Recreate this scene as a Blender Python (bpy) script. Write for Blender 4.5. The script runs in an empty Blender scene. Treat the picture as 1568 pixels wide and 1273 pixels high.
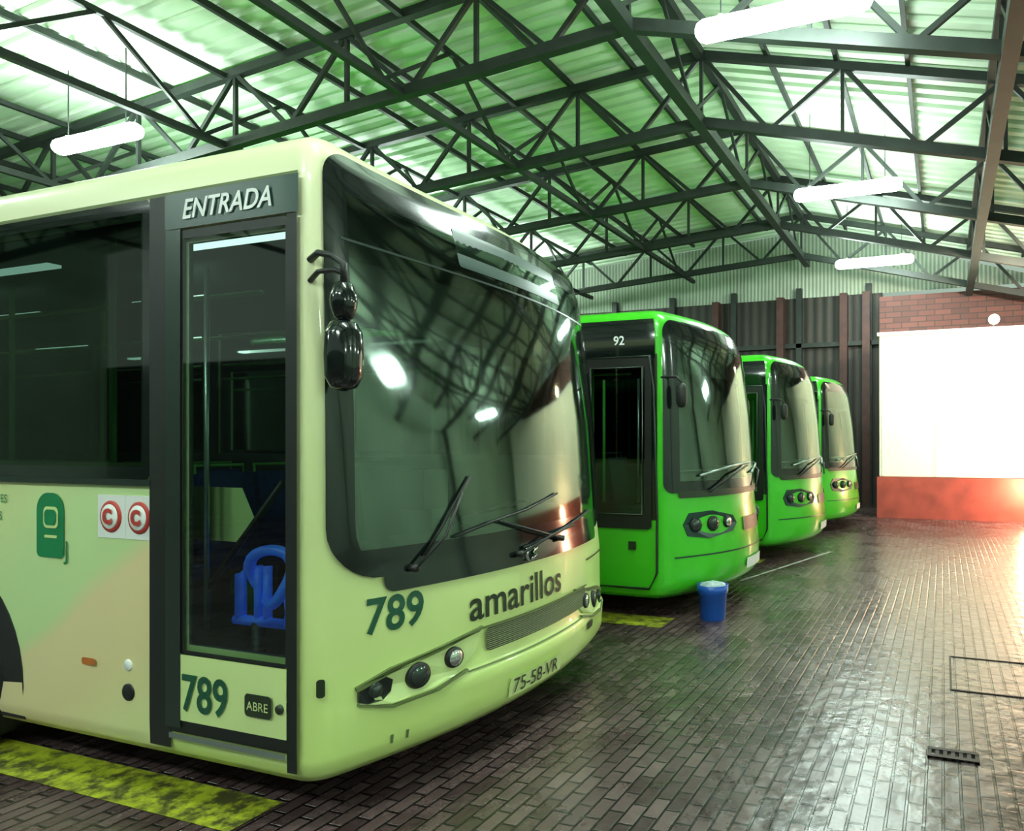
import bpy, bmesh, math, random
from mathutils import Vector, Matrix
random.seed(4)
scene = bpy.context.scene
col = scene.collection

# ------------------------------------------------------------------ materials
def mat_new(name):
    m = bpy.data.materials.new(name); m.use_nodes = True
    nt = m.node_tree; nt.nodes.clear()
    out = nt.nodes.new('ShaderNodeOutputMaterial')
    return m, nt, out

def pbr(name, color, rough=0.5, metal=0.0, emit=None, es=0.0, coat=0.0, noise=0.0, nscale=4.0, bump=0.0, bscale=30):
    m, nt, out = mat_new(name)
    b = nt.nodes.new('ShaderNodeBsdfPrincipled')
    b.inputs['Base Color'].default_value = (*color, 1)
    b.inputs['Roughness'].default_value = rough
    b.inputs['Metallic'].default_value = metal
    b.inputs['Coat Weight'].default_value = coat
    if emit:
        b.inputs['Emission Color'].default_value = (*emit, 1)
        b.inputs['Emission Strength'].default_value = es
    tc = nt.nodes.new('ShaderNodeTexCoord')
    if noise > 0:
        n = nt.nodes.new('ShaderNodeTexNoise'); n.inputs['Scale'].default_value = nscale
        n.inputs['Detail'].default_value = 6
        nt.links.new(tc.outputs['Object'], n.inputs['Vector'])
        r = nt.nodes.new('ShaderNodeValToRGB')
        r.color_ramp.elements[0].position = 0.3; r.color_ramp.elements[1].position = 0.7
        r.color_ramp.elements[0].color = (*[c*(1-noise) for c in color], 1)
        r.color_ramp.elements[1].color = (*color, 1)
        nt.links.new(n.outputs['Fac'], r.inputs['Fac'])
        nt.links.new(r.outputs['Color'], b.inputs['Base Color'])
    if bump > 0:
        n2 = nt.nodes.new('ShaderNodeTexNoise'); n2.inputs['Scale'].default_value = bscale
        nt.links.new(tc.outputs['Object'], n2.inputs['Vector'])
        bp = nt.nodes.new('ShaderNodeBump'); bp.inputs['Strength'].default_value = bump
        bp.inputs['Distance'].default_value = 0.02
        nt.links.new(n2.outputs['Fac'], bp.inputs['Height'])
        nt.links.new(bp.outputs['Normal'], b.inputs['Normal'])
    nt.links.new(b.outputs[0], out.inputs[0])
    return m

def glass(name, tint, blend=0.45, gl=(0.9, 1, 0.93), base=0.0, rough=0.03):
    m, nt, out = mat_new(name)
    t = nt.nodes.new('ShaderNodeBsdfTransparent'); t.inputs[0].default_value = (*tint, 1)
    g = nt.nodes.new('ShaderNodeBsdfGlossy'); g.inputs['Color'].default_value = (*gl, 1)
    g.inputs['Roughness'].default_value = rough
    lw = nt.nodes.new('ShaderNodeLayerWeight'); lw.inputs['Blend'].default_value = blend
    ma = nt.nodes.new('ShaderNodeMath'); ma.operation = 'ADD'; ma.use_clamp = True
    ma.inputs[1].default_value = base
    nt.links.new(lw.outputs['Fresnel'], ma.inputs[0])
    mx = nt.nodes.new('ShaderNodeMixShader')
    nt.links.new(ma.outputs[0], mx.inputs[0])
    nt.links.new(t.outputs[0], mx.inputs[1]); nt.links.new(g.outputs[0], mx.inputs[2])
    nt.links.new(mx.outputs[0], out.inputs[0])
    return m

def emis(name, color, s):
    m, nt, out = mat_new(name)
    e = nt.nodes.new('ShaderNodeEmission'); e.inputs[0].default_value = (*color, 1); e.inputs[1].default_value = s
    nt.links.new(e.outputs[0], out.inputs[0]); return m

def livery(name):
    """cream bus paint with diagonal pastel swooshes on the flanks"""
    m, nt, out = mat_new(name)
    b = nt.nodes.new('ShaderNodeBsdfPrincipled')
    b.inputs['Roughness'].default_value = 0.32; b.inputs['Coat Weight'].default_value = 0.4
    tc = nt.nodes.new('ShaderNodeTexCoord')
    sp = nt.nodes.new('ShaderNodeSeparateXYZ'); nt.links.new(tc.outputs['Object'], sp.inputs[0])
    def mth(op, a, bb):
        n = nt.nodes.new('ShaderNodeMath'); n.operation = op
        for i, v in enumerate((a, bb)):
            if isinstance(v, (int, float)): n.inputs[i].default_value = v
            else: nt.links.new(v, n.inputs[i])
        return n.outputs[0]
    nz = nt.nodes.new('ShaderNodeTexNoise'); nz.inputs['Scale'].default_value = 0.9
    nt.links.new(tc.outputs['Object'], nz.inputs['Vector'])
    d = mth('SUBTRACT', sp.outputs['Z'], mth('MULTIPLY', sp.outputs['X'], 0.62))
    d = mth('ADD', d, mth('MULTIPLY', nz.outputs['Fac'], 0.25))
    d = mth('MULTIPLY', mth('SUBTRACT', d, 2.2), 0.42)
    d = mth('FRACT', d, 0)
    r = nt.nodes.new('ShaderNodeValToRGB'); cr = r.color_ramp
    cols = [(0.0, (0.66, 0.82, 0.36)), (0.22, (0.77, 0.79, 0.36)), (0.38, (0.83, 0.70, 0.36)),
            (0.55, (0.85, 0.71, 0.39)), (0.60, (0.62, 0.81, 0.38)), (0.75, (0.64, 0.83, 0.40)), (0.95, (0.75, 0.83, 0.38))]
    cr.elements[0].position = cols[0][0]; cr.elements[0].color = (*cols[0][1], 1)
    cr.elements[1].position = cols[-1][0]; cr.elements[1].color = (*cols[-1][1], 1)
    for p, c in cols[1:-1]:
        e = cr.elements.new(p); e.color = (*c, 1)
    nt.links.new(d, r.inputs[0])
    mk = mth('MULTIPLY', mth('LESS_THAN', sp.outputs['X'], -3.5), mth('LESS_THAN', sp.outputs['Z'], 1.5))
    g = nt.nodes.new('ShaderNodeValToRGB')
    g.color_ramp.elements[0].position = 0.1; g.color_ramp.elements[0].color = (0.62, 0.79, 0.24, 1)
    g.color_ramp.elements[1].position = 0.85; g.color_ramp.elements[1].color = (0.85, 0.86, 0.54, 1)
    nt.links.new(mth('MULTIPLY', sp.outputs['Z'], 0.34), g.inputs[0])
    mx = nt.nodes.new('ShaderNodeMix'); mx.data_type = 'RGBA'
    nt.links.new(mk, mx.inputs[0]); nt.links.new(g.outputs[0], mx.inputs[6]); nt.links.new(r.outputs[0], mx.inputs[7])
    nt.links.new(mx.outputs[2], b.inputs['Base Color'])
    nt.links.new(b.outputs[0], out.inputs[0])
    return m

def floor_mat():
    m, nt, out = mat_new('wet_sett_paving')
    b = nt.nodes.new('ShaderNodeBsdfPrincipled')
    tc = nt.nodes.new('ShaderNodeTexCoord')
    mp = nt.nodes.new('ShaderNodeMapping'); mp.inputs['Rotation'].default_value = (0, 0, math.radians(90))
    nt.links.new(tc.outputs['Object'], mp.inputs[0])
    br = nt.nodes.new('ShaderNodeTexBrick')
    br.inputs['Scale'].default_value = 1.0
    br.inputs['Brick Width'].default_value = 0.17; br.inputs['Row Height'].default_value = 0.08
    br.inputs['Mortar Size'].default_value = 0.008; br.inputs['Mortar Smooth'].default_value = 0.4
    br.inputs['Color1'].default_value = (0.145, 0.105, 0.105, 1)
    br.inputs['Color2'].default_value = (0.065, 0.043, 0.044, 1)
    br.inputs['Mortar'].default_value = (0.010, 0.007, 0.007, 1)
    nt.links.new(mp.outputs[0], br.inputs[0])
    n = nt.nodes.new('ShaderNodeTexNoise'); n.inputs['Scale'].default_value = 1.1; n.inputs['Detail'].default_value = 9
    n.inputs['Roughness'].default_value = 0.7
    nt.links.new(tc.outputs['Object'], n.inputs['Vector'])
    r = nt.nodes.new('ShaderNodeValToRGB')
    r.color_ramp.elements[0].position = 0.34; r.color_ramp.elements[0].color = (0.45, 0.36, 0.34, 1)
    r.color_ramp.elements[1].position = 0.68; r.color_ramp.elements[1].color = (1.3, 1.18, 1.2, 1)
    nt.links.new(n.outputs['Fac'], r.inputs[0])
    mx = nt.nodes.new('ShaderNodeMix'); mx.data_type = 'RGBA'; mx.blend_type = 'MULTIPLY'; mx.inputs[0].default_value = 1
    nt.links.new(br.outputs['Color'], mx.inputs[6]); nt.links.new(r.outputs[0], mx.inputs[7])
    nt.links.new(mx.outputs[2], b.inputs['Base Color'])
    rr = nt.nodes.new('ShaderNodeMapRange'); rr.inputs[3].default_value = 0.17; rr.inputs[4].default_value = 0.38
    nt.links.new(n.outputs['Fac'], rr.inputs[0]); nt.links.new(rr.outputs[0], b.inputs['Roughness'])
    n2 = nt.nodes.new('ShaderNodeTexNoise'); n2.inputs['Scale'].default_value = 9
    nt.links.new(tc.outputs['Object'], n2.inputs['Vector'])
    hs = nt.nodes.new('ShaderNodeMath'); hs.operation = 'SUBTRACT'
    nt.links.new(n2.outputs['Fac'], hs.inputs[0]); nt.links.new(br.outputs['Fac'], hs.inputs[1])
    bp = nt.nodes.new('ShaderNodeBump'); bp.inputs['Strength'].default_value = 0.6; bp.inputs['Distance'].default_value = 0.012
    nt.links.new(hs.outputs[0], bp.inputs['Height']); nt.links.new(bp.outputs[0], b.inputs['Normal'])
    b.inputs['Specular IOR Level'].default_value = 0.95
    nt.links.new(b.outputs[0], out.inputs[0])
    return m

def worn_paint():
    m, nt, out = mat_new('worn_yellow_paint')
    b = nt.nodes.new('ShaderNodeBsdfPrincipled'); b.inputs['Roughness'].default_value = 0.45
    tc = nt.nodes.new('ShaderNodeTexCoord')
    n = nt.nodes.new('ShaderNodeTexNoise'); n.inputs['Scale'].default_value = 8; n.inputs['Detail'].default_value = 10
    n.inputs['Roughness'].default_value = 0.7
    nt.links.new(tc.outputs['Object'], n.inputs['Vector'])
    r = nt.nodes.new('ShaderNodeValToRGB')
    r.color_ramp.elements[0].position = 0.42; r.color_ramp.elements[0].color = (0.07, 0.07, 0.02, 1)
    r.color_ramp.elements[1].position = 0.58; r.color_ramp.elements[1].color = (0.46, 0.50, 0.03, 1)
    nt.links.new(n.outputs['Fac'], r.inputs[0]); nt.links.new(r.outputs[0], b.inputs['Base Color'])
    nt.links.new(b.outputs[0], out.inputs[0]); return m

def ribbed(name, c1, c2, scale, axis='X'):
    m, nt, out = mat_new(name)
    b = nt.nodes.new('ShaderNodeBsdfPrincipled'); b.inputs['Roughness'].default_value = 0.6
    tc = nt.nodes.new('ShaderNodeTexCoord')
    w = nt.nodes.new('ShaderNodeTexWave'); w.bands_direction = axis; w.inputs['Scale'].default_value = scale
    w.inputs['Distortion'].default_value = 0.3
    nt.links.new(tc.outputs['Object'], w.inputs['Vector'])
    r = nt.nodes.new('ShaderNodeValToRGB')
    r.color_ramp.elements[0].color = (*c1, 1); r.color_ramp.elements[1].color = (*c2, 1)
    nt.links.new(w.outputs['Fac'], r.inputs[0])
    n = nt.nodes.new('ShaderNodeTexNoise'); n.inputs['Scale'].default_value = 1.2; n.inputs['Detail'].default_value = 6
    nt.links.new(tc.outputs['Object'], n.inputs['Vector'])
    mx = nt.nodes.new('ShaderNodeMix'); mx.data_type = 'RGBA'; mx.blend_type = 'MULTIPLY'; mx.inputs[0].default_value = 0.6
    nt.links.new(r.outputs[0], mx.inputs[6]); nt.links.new(n.outputs['Fac'], mx.inputs[7])
    nt.links.new(mx.outputs[2], b.inputs['Base Color'])
    bp = nt.nodes.new('ShaderNodeBump'); bp.inputs['Strength'].default_value = 0.5; bp.inputs['Distance'].default_value = 0.03
    nt.links.new(w.outputs['Fac'], bp.inputs['Height']); nt.links.new(bp.outputs[0], b.inputs['Normal'])
    nt.links.new(b.outputs[0], out.inputs[0]); return m

def brick_mat(name, c1, c2, mo):
    m, nt, out = mat_new(name)
    b = nt.nodes.new('ShaderNodeBsdfPrincipled'); b.inputs['Roughness'].default_value = 0.7
    tc = nt.nodes.new('ShaderNodeTexCoord')
    mp = nt.nodes.new('ShaderNodeMapping'); mp.inputs['Rotation'].default_value = (math.radians(90), 0, 0)
    nt.links.new(tc.outputs['Object'], mp.inputs[0])
    br = nt.nodes.new('ShaderNodeTexBrick'); br.inputs['Scale'].default_value = 1
    br.inputs['Brick Width'].default_value = 0.4; br.inputs['Row Height'].default_value = 0.14
    br.inputs['Mortar Size'].default_value = 0.012
    br.inputs['Color1'].default_value = (*c1, 1); br.inputs['Color2'].default_value = (*c2, 1); br.inputs['Mortar'].default_value = (*mo, 1)
    nt.links.new(mp.outputs[0], br.inputs[0]); nt.links.new(br.outputs[0], b.inputs['Base Color'])
    nt.links.new(b.outputs[0], out.inputs[0]); return m

M = {}
M['livery'] = livery('cream_lime_bus_paint')
M['green'] = pbr('vivid_green_bus_paint', (0.055, 0.56, 0.015), 0.28, coat=0.6)
M['lining'] = pbr('dark_cabin_lining', (0.040, 0.060, 0.048), 0.6)
M['cream'] = pbr('pale_lime_paint', (0.68, 0.82, 0.34), 0.35, coat=0.3)
M['black'] = pbr('black_gloss_trim', (0.006, 0.010, 0.009), 0.12, coat=0.3)
M['rubber'] = pbr('black_rubber', (0.010, 0.012, 0.011), 0.5)
M['tyre'] = pbr('tyre_rubber', (0.01, 0.01, 0.01), 0.8)
M['rim'] = pbr('wheel_steel', (0.25, 0.27, 0.25), 0.4, 0.7)
M['dgreen'] = pbr('dark_teal_panel', (0.010, 0.045, 0.034), 0.35)
M['seam'] = pbr('panel_seam', (0.12, 0.16, 0.05), 0.6)
M['frame'] = pbr('door_frame_grey', (0.04, 0.06, 0.05), 0.3, 0.5)
M['alu'] = pbr('brushed_aluminium', (0.35, 0.42, 0.38), 0.3, 0.8)
M['wind'] = glass('windscreen_glass', (0.58, 0.76, 0.64), 0.30, gl=(0.72, 0.90, 0.78), base=0.12, rough=0.06)
M['side'] = glass('tinted_side_glass', (0.10, 0.15, 0.13), 0.20, base=0.02)
M['door'] = glass('door_glass', (0.55, 0.68, 0.63), 0.24, base=0.05)
M['lens'] = pbr('headlamp_reflector', (0.55, 0.6, 0.55), 0.12, 0.9)
M['lensdark'] = pbr('headlamp_bowl', (0.05, 0.07, 0.06), 0.15, 0.6)
M['amber'] = pbr('amber_marker', (0.55, 0.16, 0.03), 0.3)
M['ink'] = pbr('dark_green_lettering', (0.010, 0.085, 0.045), 0.4)
M['inkblack'] = pbr('black_lettering', (0.02, 0.035, 0.015), 0.4)
M['white'] = pbr('white_lettering', (0.85, 0.88, 0.85), 0.5)
M['red'] = pbr('red_sticker', (0.50, 0.05, 0.04), 0.5)
M['logo'] = pbr('green_sticker', (0.01, 0.22, 0.08), 0.4)
M['grille'] = ribbed('grille_mesh', (0.05, 0.07, 0.03), (0.34, 0.40, 0.18), 30, 'Z')
M['seatblue'] = pbr('blue_seat_fabric', (0.012, 0.045, 0.22), 0.5, noise=0.4, nscale=20)
M['bluepipe'] = pbr('glowing_blue_plastic', (0.07, 0.26, 1.0), 0.3, emit=(0.03, 0.15, 1.0), es=0.15)  # faint self-glow put into the plastic; the part is no lamp
M['seatdark'] = pbr('dark_seat', (0.03, 0.05, 0.05), 0.6)
M['dash'] = pbr('dashboard_plastic', (0.055, 0.075, 0.065), 0.5)
M['dashlt'] = pbr('pale_dashboard', (0.45, 0.48, 0.36), 0.5)
M['pole'] = pbr('handrail_green', (0.15, 0.55, 0.10), 0.3)
M['busfloor'] = pbr('bus_interior_floor', (0.06, 0.07, 0.07), 0.6)
M['bucket'] = pbr('blue_bucket_plastic', (0.01, 0.08, 0.42), 0.35)
M['bucketw'] = pbr('bucket_contents', (0.55, 0.68, 0.72), 0.5, noise=0.5, nscale=25)
M['steel'] = pbr('truss_steel_paint', (0.022, 0.030, 0.025), 0.55, 0.1, noise=0.4, nscale=5)
M['roof'] = pbr('pale_roof_sheet', (0.68, 0.82, 0.64), 0.6, noise=0.2, nscale=1.2)
M['floor'] = floor_mat()
M['yellow'] = worn_paint()
M['lamp'] = emis('fluorescent_diffuser', (0.82, 1.0, 0.91), 90)
M['fillstrip'] = emis('added_interior_fill', (0.7, 1.0, 0.85), 1.8)  # weak emission for strips added to brighten the bus interior
M['warm'] = emis('floodlight_lens', (1.0, 0.78, 0.5), 80)
M['fixt'] = pbr('lamp_housing', (0.7, 0.75, 0.7), 0.5)
M['cabin'] = pbr('white_cabin_paint', (0.88, 0.84, 0.68), 0.5, noise=0.06, nscale=2)
M['redpaint'] = pbr('red_plinth_paint', (0.36, 0.06, 0.04), 0.6, noise=0.4, nscale=3)
M['brick'] = brick_mat('dark_red_brick', (0.14, 0.045, 0.038), (0.08, 0.028, 0.025), (0.04, 0.025, 0.022))
M['backwall'] = ribbed('dark_ribbed_cladding', (0.010, 0.013, 0.009), (0.060, 0.045, 0.036), 1.2)
M['redpost'] = pbr('red_brown_post', (0.08, 0.028, 0.024), 0.6, noise=0.4)
M['gable'] = ribbed('pale_gable_cladding', (0.30, 0.36, 0.28), (0.62, 0.70, 0.56), 3.0)
M['palewall'] = pbr('pale_green_wall', (0.55, 0.72, 0.54), 0.6, noise=0.3, nscale=0.7)
M['darkwall'] = pbr('added_dark_wall', (0.05, 0.06, 0.05), 0.8, noise=0.5, nscale=0.6)  # for the unseen wall added to darken window reflections
M['iron'] = pbr('cast_iron', (0.02, 0.017, 0.017), 0.5, 0.5)
M['wline'] = pbr('white_floor_paint', (0.55, 0.56, 0.50), 0.5, noise=0.5, nscale=8)

# ------------------------------------------------------------------ helpers
def mesh_obj(name, verts, faces, mats, parent=None, smooth=False, fm=None):
    me = bpy.data.meshes.new(name)
    me.from_pydata([tuple(v) for v in verts], [], faces)
    for mm in (mats if isinstance(mats, list) else [mats]): me.materials.append(mm)
    if fm:
        for p, i in zip(me.polygons, fm): p.material_index = i
    if smooth:
        for p in me.polygons: p.use_smooth = True
    me.update()
    ob = bpy.data.objects.new(name, me); col.objects.link(ob)
    if parent:
        ob.parent = parent
        ob.matrix_parent_inverse = Matrix.Translation(parent.location).inverted()
    return ob

class Geo:
    """collects many primitives into one mesh with several materials"""
    def __init__(s): s.v = []; s.f = []; s.m = []; s.mats = []; s.sm = []
    def mi(s, mat):
        if mat not in s.mats: s.mats.append(mat)
        return s.mats.index(mat)
    def add(s, v, f, mat, smooth=False):
        o = len(s.v); s.v += [tuple(x) for x in v]; i = s.mi(mat)
        for q in f: s.f.append([a+o for a in q]); s.m.append(i); s.sm.append(smooth)
    def box(s, a, b, mat):
        x0, y0, z0 = a; x1, y1, z1 = b
        v = [(x0,y0,z0),(x1,y0,z0),(x1,y1,z0),(x0,y1,z0),(x0,y0,z1),(x1,y0,z1),(x1,y1,z1),(x0,y1,z1)]
        s.add(v, [(0,3,2,1),(4,5,6,7),(0,1,5,4),(1,2,6,5),(2,3,7,6),(3,0,4,7)], mat)
    def beam(s, p, q, w, h, mat, up=Vector((0,0,1))):
        p = Vector(p); q = Vector(q); d = (q-p).normalized()
        if abs(d.dot(up)) > 0.95: up = Vector((1,0,0))
        a = d.cross(up).normalized(); b = a.cross(d).normalized()
        v = []
        for c in (p, q):
            for i, j in ((-1,-1),(1,-1),(1,1),(-1,1)): v.append(c + a*(w/2*i) + b*(h/2*j))
        s.add(v, [(0,1,2,3),(7,6,5,4),(0,4,5,1),(1,5,6,2),(2,6,7,3),(3,7,4,0)], mat)
    def tube(s, pts, r, mat, n=8, closed=False):
        pts = [Vector(p) for p in pts]; v = []; f = []; N = len(pts)
        for i, p in enumerate(pts):
            if closed: d = pts[(i+1) % N] - pts[i-1]
            else: d = pts[min(i+1, N-1)] - pts[max(i-1, 0)]
            d.normalize(); up = Vector((0,0,1))
            if abs(d.dot(up)) > 0.97: up = Vector((1,0,0))
            a = d.cross(up).normalized(); b = a.cross(d)
            rr = r[i] if isinstance(r, (list, tuple)) else r
            for k in range(n):
                t = 2*math.pi*k/n; v.append(p + a*(rr*math.cos(t)) + b*(rr*math.sin(t)))
        for i in range(N if closed else N-1):
            j = (i+1) % N
            for k in range(n):
                k2 = (k+1) % n; f.append((i*n+k, i*n+k2, j*n+k2, j*n+k))
        if not closed:
            f.append(tuple(range(n))[::-1]); f.append(tuple((N-1)*n+k for k in range(n)))
        s.add(v, f, mat, True)
    def lathe(s, prof, origin, axis, mat, n=24, cap=True):
        axis = Vector(axis).normalized(); up = Vector((0,0,1))
        if abs(axis.dot(up)) > 0.95: up = Vector((1,0,0))
        a = axis.cross(up).normalized(); b = axis.cross(a).normalized(); o = Vector(origin); v = []; f = []
        for r, h in prof:
            for k in range(n):
                t = 2*math.pi*k/n; v.append(o + axis*h + a*(r*math.cos(t)) + b*(r*math.sin(t)))
        for i in range(len(prof)-1):
            for k in range(n):
                k2 = (k+1) % n; f.append((i*n+k, i*n+k2, (i+1)*n+k2, (i+1)*n+k))
        if cap:
            f.append(tuple(range(n))[::-1]); f.append(tuple((len(prof)-1)*n+k for k in range(n)))
        s.add(v, f, mat, True)
    def obj(s, name, parent=None):
        ob = mesh_obj(name, s.v, s.f, s.mats, parent, fm=s.m)
        for p, q in zip(ob.data.polygons, s.sm): p.use_smooth = q
        return ob

def bevel(ob, w=0.02, seg=3):
    b = ob.modifiers.new('bevel', 'BEVEL'); b.width = w; b.segments = seg; b.limit_method = 'ANGLE'
    return ob

def empty(name, loc):
    e = bpy.data.objects.new(name, None); e.location = loc; e.empty_display_size = 0.3
    col.objects.link(e); return e

def text_geo(body, size, offset=0.0, shear=0.0, sx=1.0):
    cu = bpy.data.curves.new('t', 'FONT'); cu.body = body; cu.size = size; cu.offset = offset; cu.shear = shear
    cu.resolution_u = 4
    ob = bpy.data.objects.new('t', cu); col.objects.link(ob)
    bpy.context.view_layer.update()
    dg = bpy.context.evaluated_depsgraph_get()
    me = bpy.data.meshes.new_from_object(ob.evaluated_get(dg))
    v = [(p.co.x*sx, p.co.y) for p in me.vertices]; f = [tuple(p.vertices) for p in me.polygons]
    bpy.data.objects.remove(ob); bpy.data.meshes.remove(me)
    return v, f

def interp(x, xs, ys):
    if x <= xs[0]: return ys[0]
    if x >= xs[-1]: return ys[-1]
    lo, hi = 0, len(xs)-1
    while hi-lo > 1:
        m = (lo+hi)//2
        if xs[m] <= x: lo = m
        else: hi = m
    t = (x-xs[lo])/(xs[hi]-xs[lo]) if xs[hi] > xs[lo] else 0
    return ys[lo]*(1-t)+ys[hi]*t

# ------------------------------------------------------------------ bus surface
class Bus:
    def __init__(b, name, xc, y0, W, B, p, r, L, insets, fprof, paint):
        b.xc, b.y0, b.W, b.B, b.p, b.r, b.L = xc, y0, W, B, p, r, L
        b.ym = y0+W/2; b.ins = insets; b.fp = fprof; b.paint = paint
        b.root = empty(name, (xc-L/2, b.ym, 0))
        pts = []
        def fx(y):
            q = abs((y-b.ym)/(W/2)); return xc + B*(1-min(q, 1)**p)
        b.fx = fx
        A = (xc-r, y0); E = (fx(y0+r), y0+r); C = (xc, y0)
        for i in range(9):
            t = i/8; pts.append(tuple((1-t)**2*A[k]+2*t*(1-t)*C[k]+t*t*E[k] for k in (0, 1)))
        N = 44
        for i in range(1, N):
            y = y0+r+(W-2*r)*i/N; pts.append((fx(y), y))
        for i in range(9):
            t = 1-i/8; q = tuple((1-t)**2*A[k]+2*t*(1-t)*C[k]+t*t*E[k] for k in (0, 1))
            pts.append((q[0], 2*b.ym-q[1]))
        b.pts = pts
        s = [0]
        for i in range(1, len(pts)): s.append(s[-1]+math.dist(pts[i], pts[i-1]))
        b.s = s; b.S1 = s[-1]; b.ax = A[0]
        b.ys = [q[1] for q in pts]; b.xs = [q[0] for q in pts]
    def sy(b, y): return interp(y, b.ys, b.s)
    def sx(b, x): return x-b.ax
    def sxf(b, x): return b.S1 + (b.ax-x)
    def plan(b, s):
        if s <= 0: return (b.ax+s, b.y0)
        if s >= b.S1: return (b.ax-(s-b.S1), b.y0+b.W)
        return (interp(s, b.s, b.xs), interp(s, b.s, b.ys))
    def wt(b, s):
        x, y = b.plan(s); q = (y-b.ym)/(b.W/2)
        if s <= 0: return 0
        if s >= b.S1: return 0.8*max(0, 1-(s-b.S1)/0.8)
        if q < 0: return 1-abs(q)**2.2
        return 1-0.2*abs(q)**3
    def P(b, s, z, off=0.0):
        x, y = b.plan(s)
        if off:
            p0 = b.plan(s-0.012); p1 = b.plan(s+0.012)
            d = Vector((p1[0]-p0[0], p1[1]-p0[1])).normalized()
            nx, ny = d.y, -d.x
        i = interp(z, [a for a, _ in b.ins], [c for _, c in b.ins])
        fz = interp(z, [a for a, _ in b.fp], [c for _, c in b.fp])
        y2 = b.ym+(y-b.ym)*(1-2*i/b.W)
        x2 = x-i+fz*b.wt(s)
        if off: x2 += nx*off; y2 += ny*off
        return Vector((x2, y2, z))
    def shell(b, zs, holes, roof):
        ss = set([round(v, 4) for v in b.s]); k = -(b.L-b.r)
        ss.add(k); ss.add(b.S1-k)
        v = k
        while v < 0: ss.add(round(v, 4)); v += 0.5
        for q in list(ss):
            if q < 0: ss.add(round(b.S1-q, 4))
        zset = set(zs)
        for h in holes:
            ss.update((h[0], h[1])); zset.update((h[2], h[3]))
        ss = sorted(ss); zz = sorted(zset)
        n = len(ss); verts = [b.P(s, z) for z in zz for s in ss]; faces = []
        for j in range(len(zz)-1):
            for i in range(n-1):
                cs = (ss[i]+ss[i+1])/2; cz = (zz[j]+zz[j+1])/2
                if any(h[0] < cs < h[1] and h[2] < cz < h[3] for h in holes): continue
                faces.append((j*n+i, j*n+i+1, (j+1)*n+i+1, (j+1)*n+i))
        last = (len(zz)-1)*n; ftop = b.fp[-1][1]; itop = b.ins[-1][1]
        for inset, z in roof:
            o = len(verts)
            for s in ss:
                x, y = b.plan(s)
                verts.append((x-inset*0.8-(itop*0.2)+ftop*b.wt(s), b.ym+(y-b.ym)*(1-2*inset/b.W), z))
            for i in range(n-1): faces.append((last+i, last+i+1, o+i+1, o+i))
            last = o
        xr = b.xc-b.L
        o = len(verts)
        verts += [(xr, b.y0+0.001, zz[0]), (xr, b.y0+b.W-0.001, zz[0]), (xr, b.y0+b.W-0.12, roof[0][1]), (xr, b.y0+0.12, roof[0][1])]
        faces.append((o, o+3, o+2, o+1))
        ob = mesh_obj('body_shell', verts, faces, [b.paint, M['lining']], b.root, True)
        sol = ob.modifiers.new('thick', 'SOLIDIFY'); sol.thickness = 0.02; sol.offset = -1; sol.material_offset = 1; sol.material_offset_rim = 1
        return ob
    def panel(b, name, s0, s1, z0, z1, r=0.0, off=0.012, glassm=None, frit=None, bw=(0.05, 0.05, 0.05, 0.05), rt=None):
        """rounded panel; bw = left,right,bottom,top opaque border"""
        rb = r; rt = r if rt is None else rt
        def vals(a, c, step, extra):
            out = set([round(a, 4), round(c, 4)]); nst = max(1, int((c-a)/step))
            for i in range(nst+1): out.add(round(a+(c-a)*i/nst, 4))
            for e in extra:
                if a < e < c: out.add(round(e, 4))
            return sorted(out)
        ex = [z0+bw[2], z1-bw[3]] if frit else []
        for i in range(1, 9):
            t = i/8*math.pi/2
            if rb: ex.append(z0+rb*(1-math.cos(t)))
            if rt: ex.append(z1-rt*(1-math.cos(t)))
        zz = vals(z0, z1, 0.12, ex)
        uu = vals(s0, s1, 0.05 if s1 > 0.02 and s0 < b.S1 else 0.6, [s0+bw[0], s1-bw[1]] if frit else [])
        verts = []; n = len(uu)
        for z in zz:
            ins = 0
            if rb and z < z0+rb: ins = rb-math.sqrt(max(0, rb*rb-(rb-(z-z0))**2))
            if rt and z > z1-rt: ins = rt-math.sqrt(max(0, rt*rt-(rt-(z1-z))**2))
            for u in uu:
                c = (s0+s1)/2; k = 1-ins/((s1-s0)/2)
                uu2 = c+(u-c)*k if ins else u
                verts.append(b.P(uu2, z, off))
        faces = []; fm = []
        for j in range(len(zz)-1):
            for i in range(n-1):
                cs = (uu[i]+uu[i+1])/2; cz = (zz[j]+zz[j+1])/2
                faces.append((j*n+i, j*n+i+1, (j+1)*n+i+1, (j+1)*n+i))
                inside = s0+bw[0] < cs < s1-bw[1] and z0+bw[2] < cz < z1-bw[3]
                fm.append(0 if inside or frit is None else 1)
        return mesh_obj(name, verts, faces, [glassm, frit] if frit else [glassm], b.root, True, fm)
    def shape(b, name, outline, off, mat, sy=False):
        """small polygon decal/part given in (s,z)"""
        verts = [b.P(s, z, off) for s, z in outline]+[b.P(s, z, 0) for s, z in outline]
        n = len(outline); f = [tuple(range(n))]+[(i, i+n, (i+1) % n+n, (i+1) % n) for i in range(n)]
        return mesh_obj(name, verts, f, mat, b.root)
    def text(b, name, body, s0, z0, size, mat, offset=0.0, shear=0.0, sx=1.0, off=0.006, slope=0.0):
        v, f = text_geo(body, size, offset, shear, sx)
        return mesh_obj(name, [b.P(s0+x, z0+y+slope*x, off) for x, y in v], f, mat, b.root)
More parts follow.
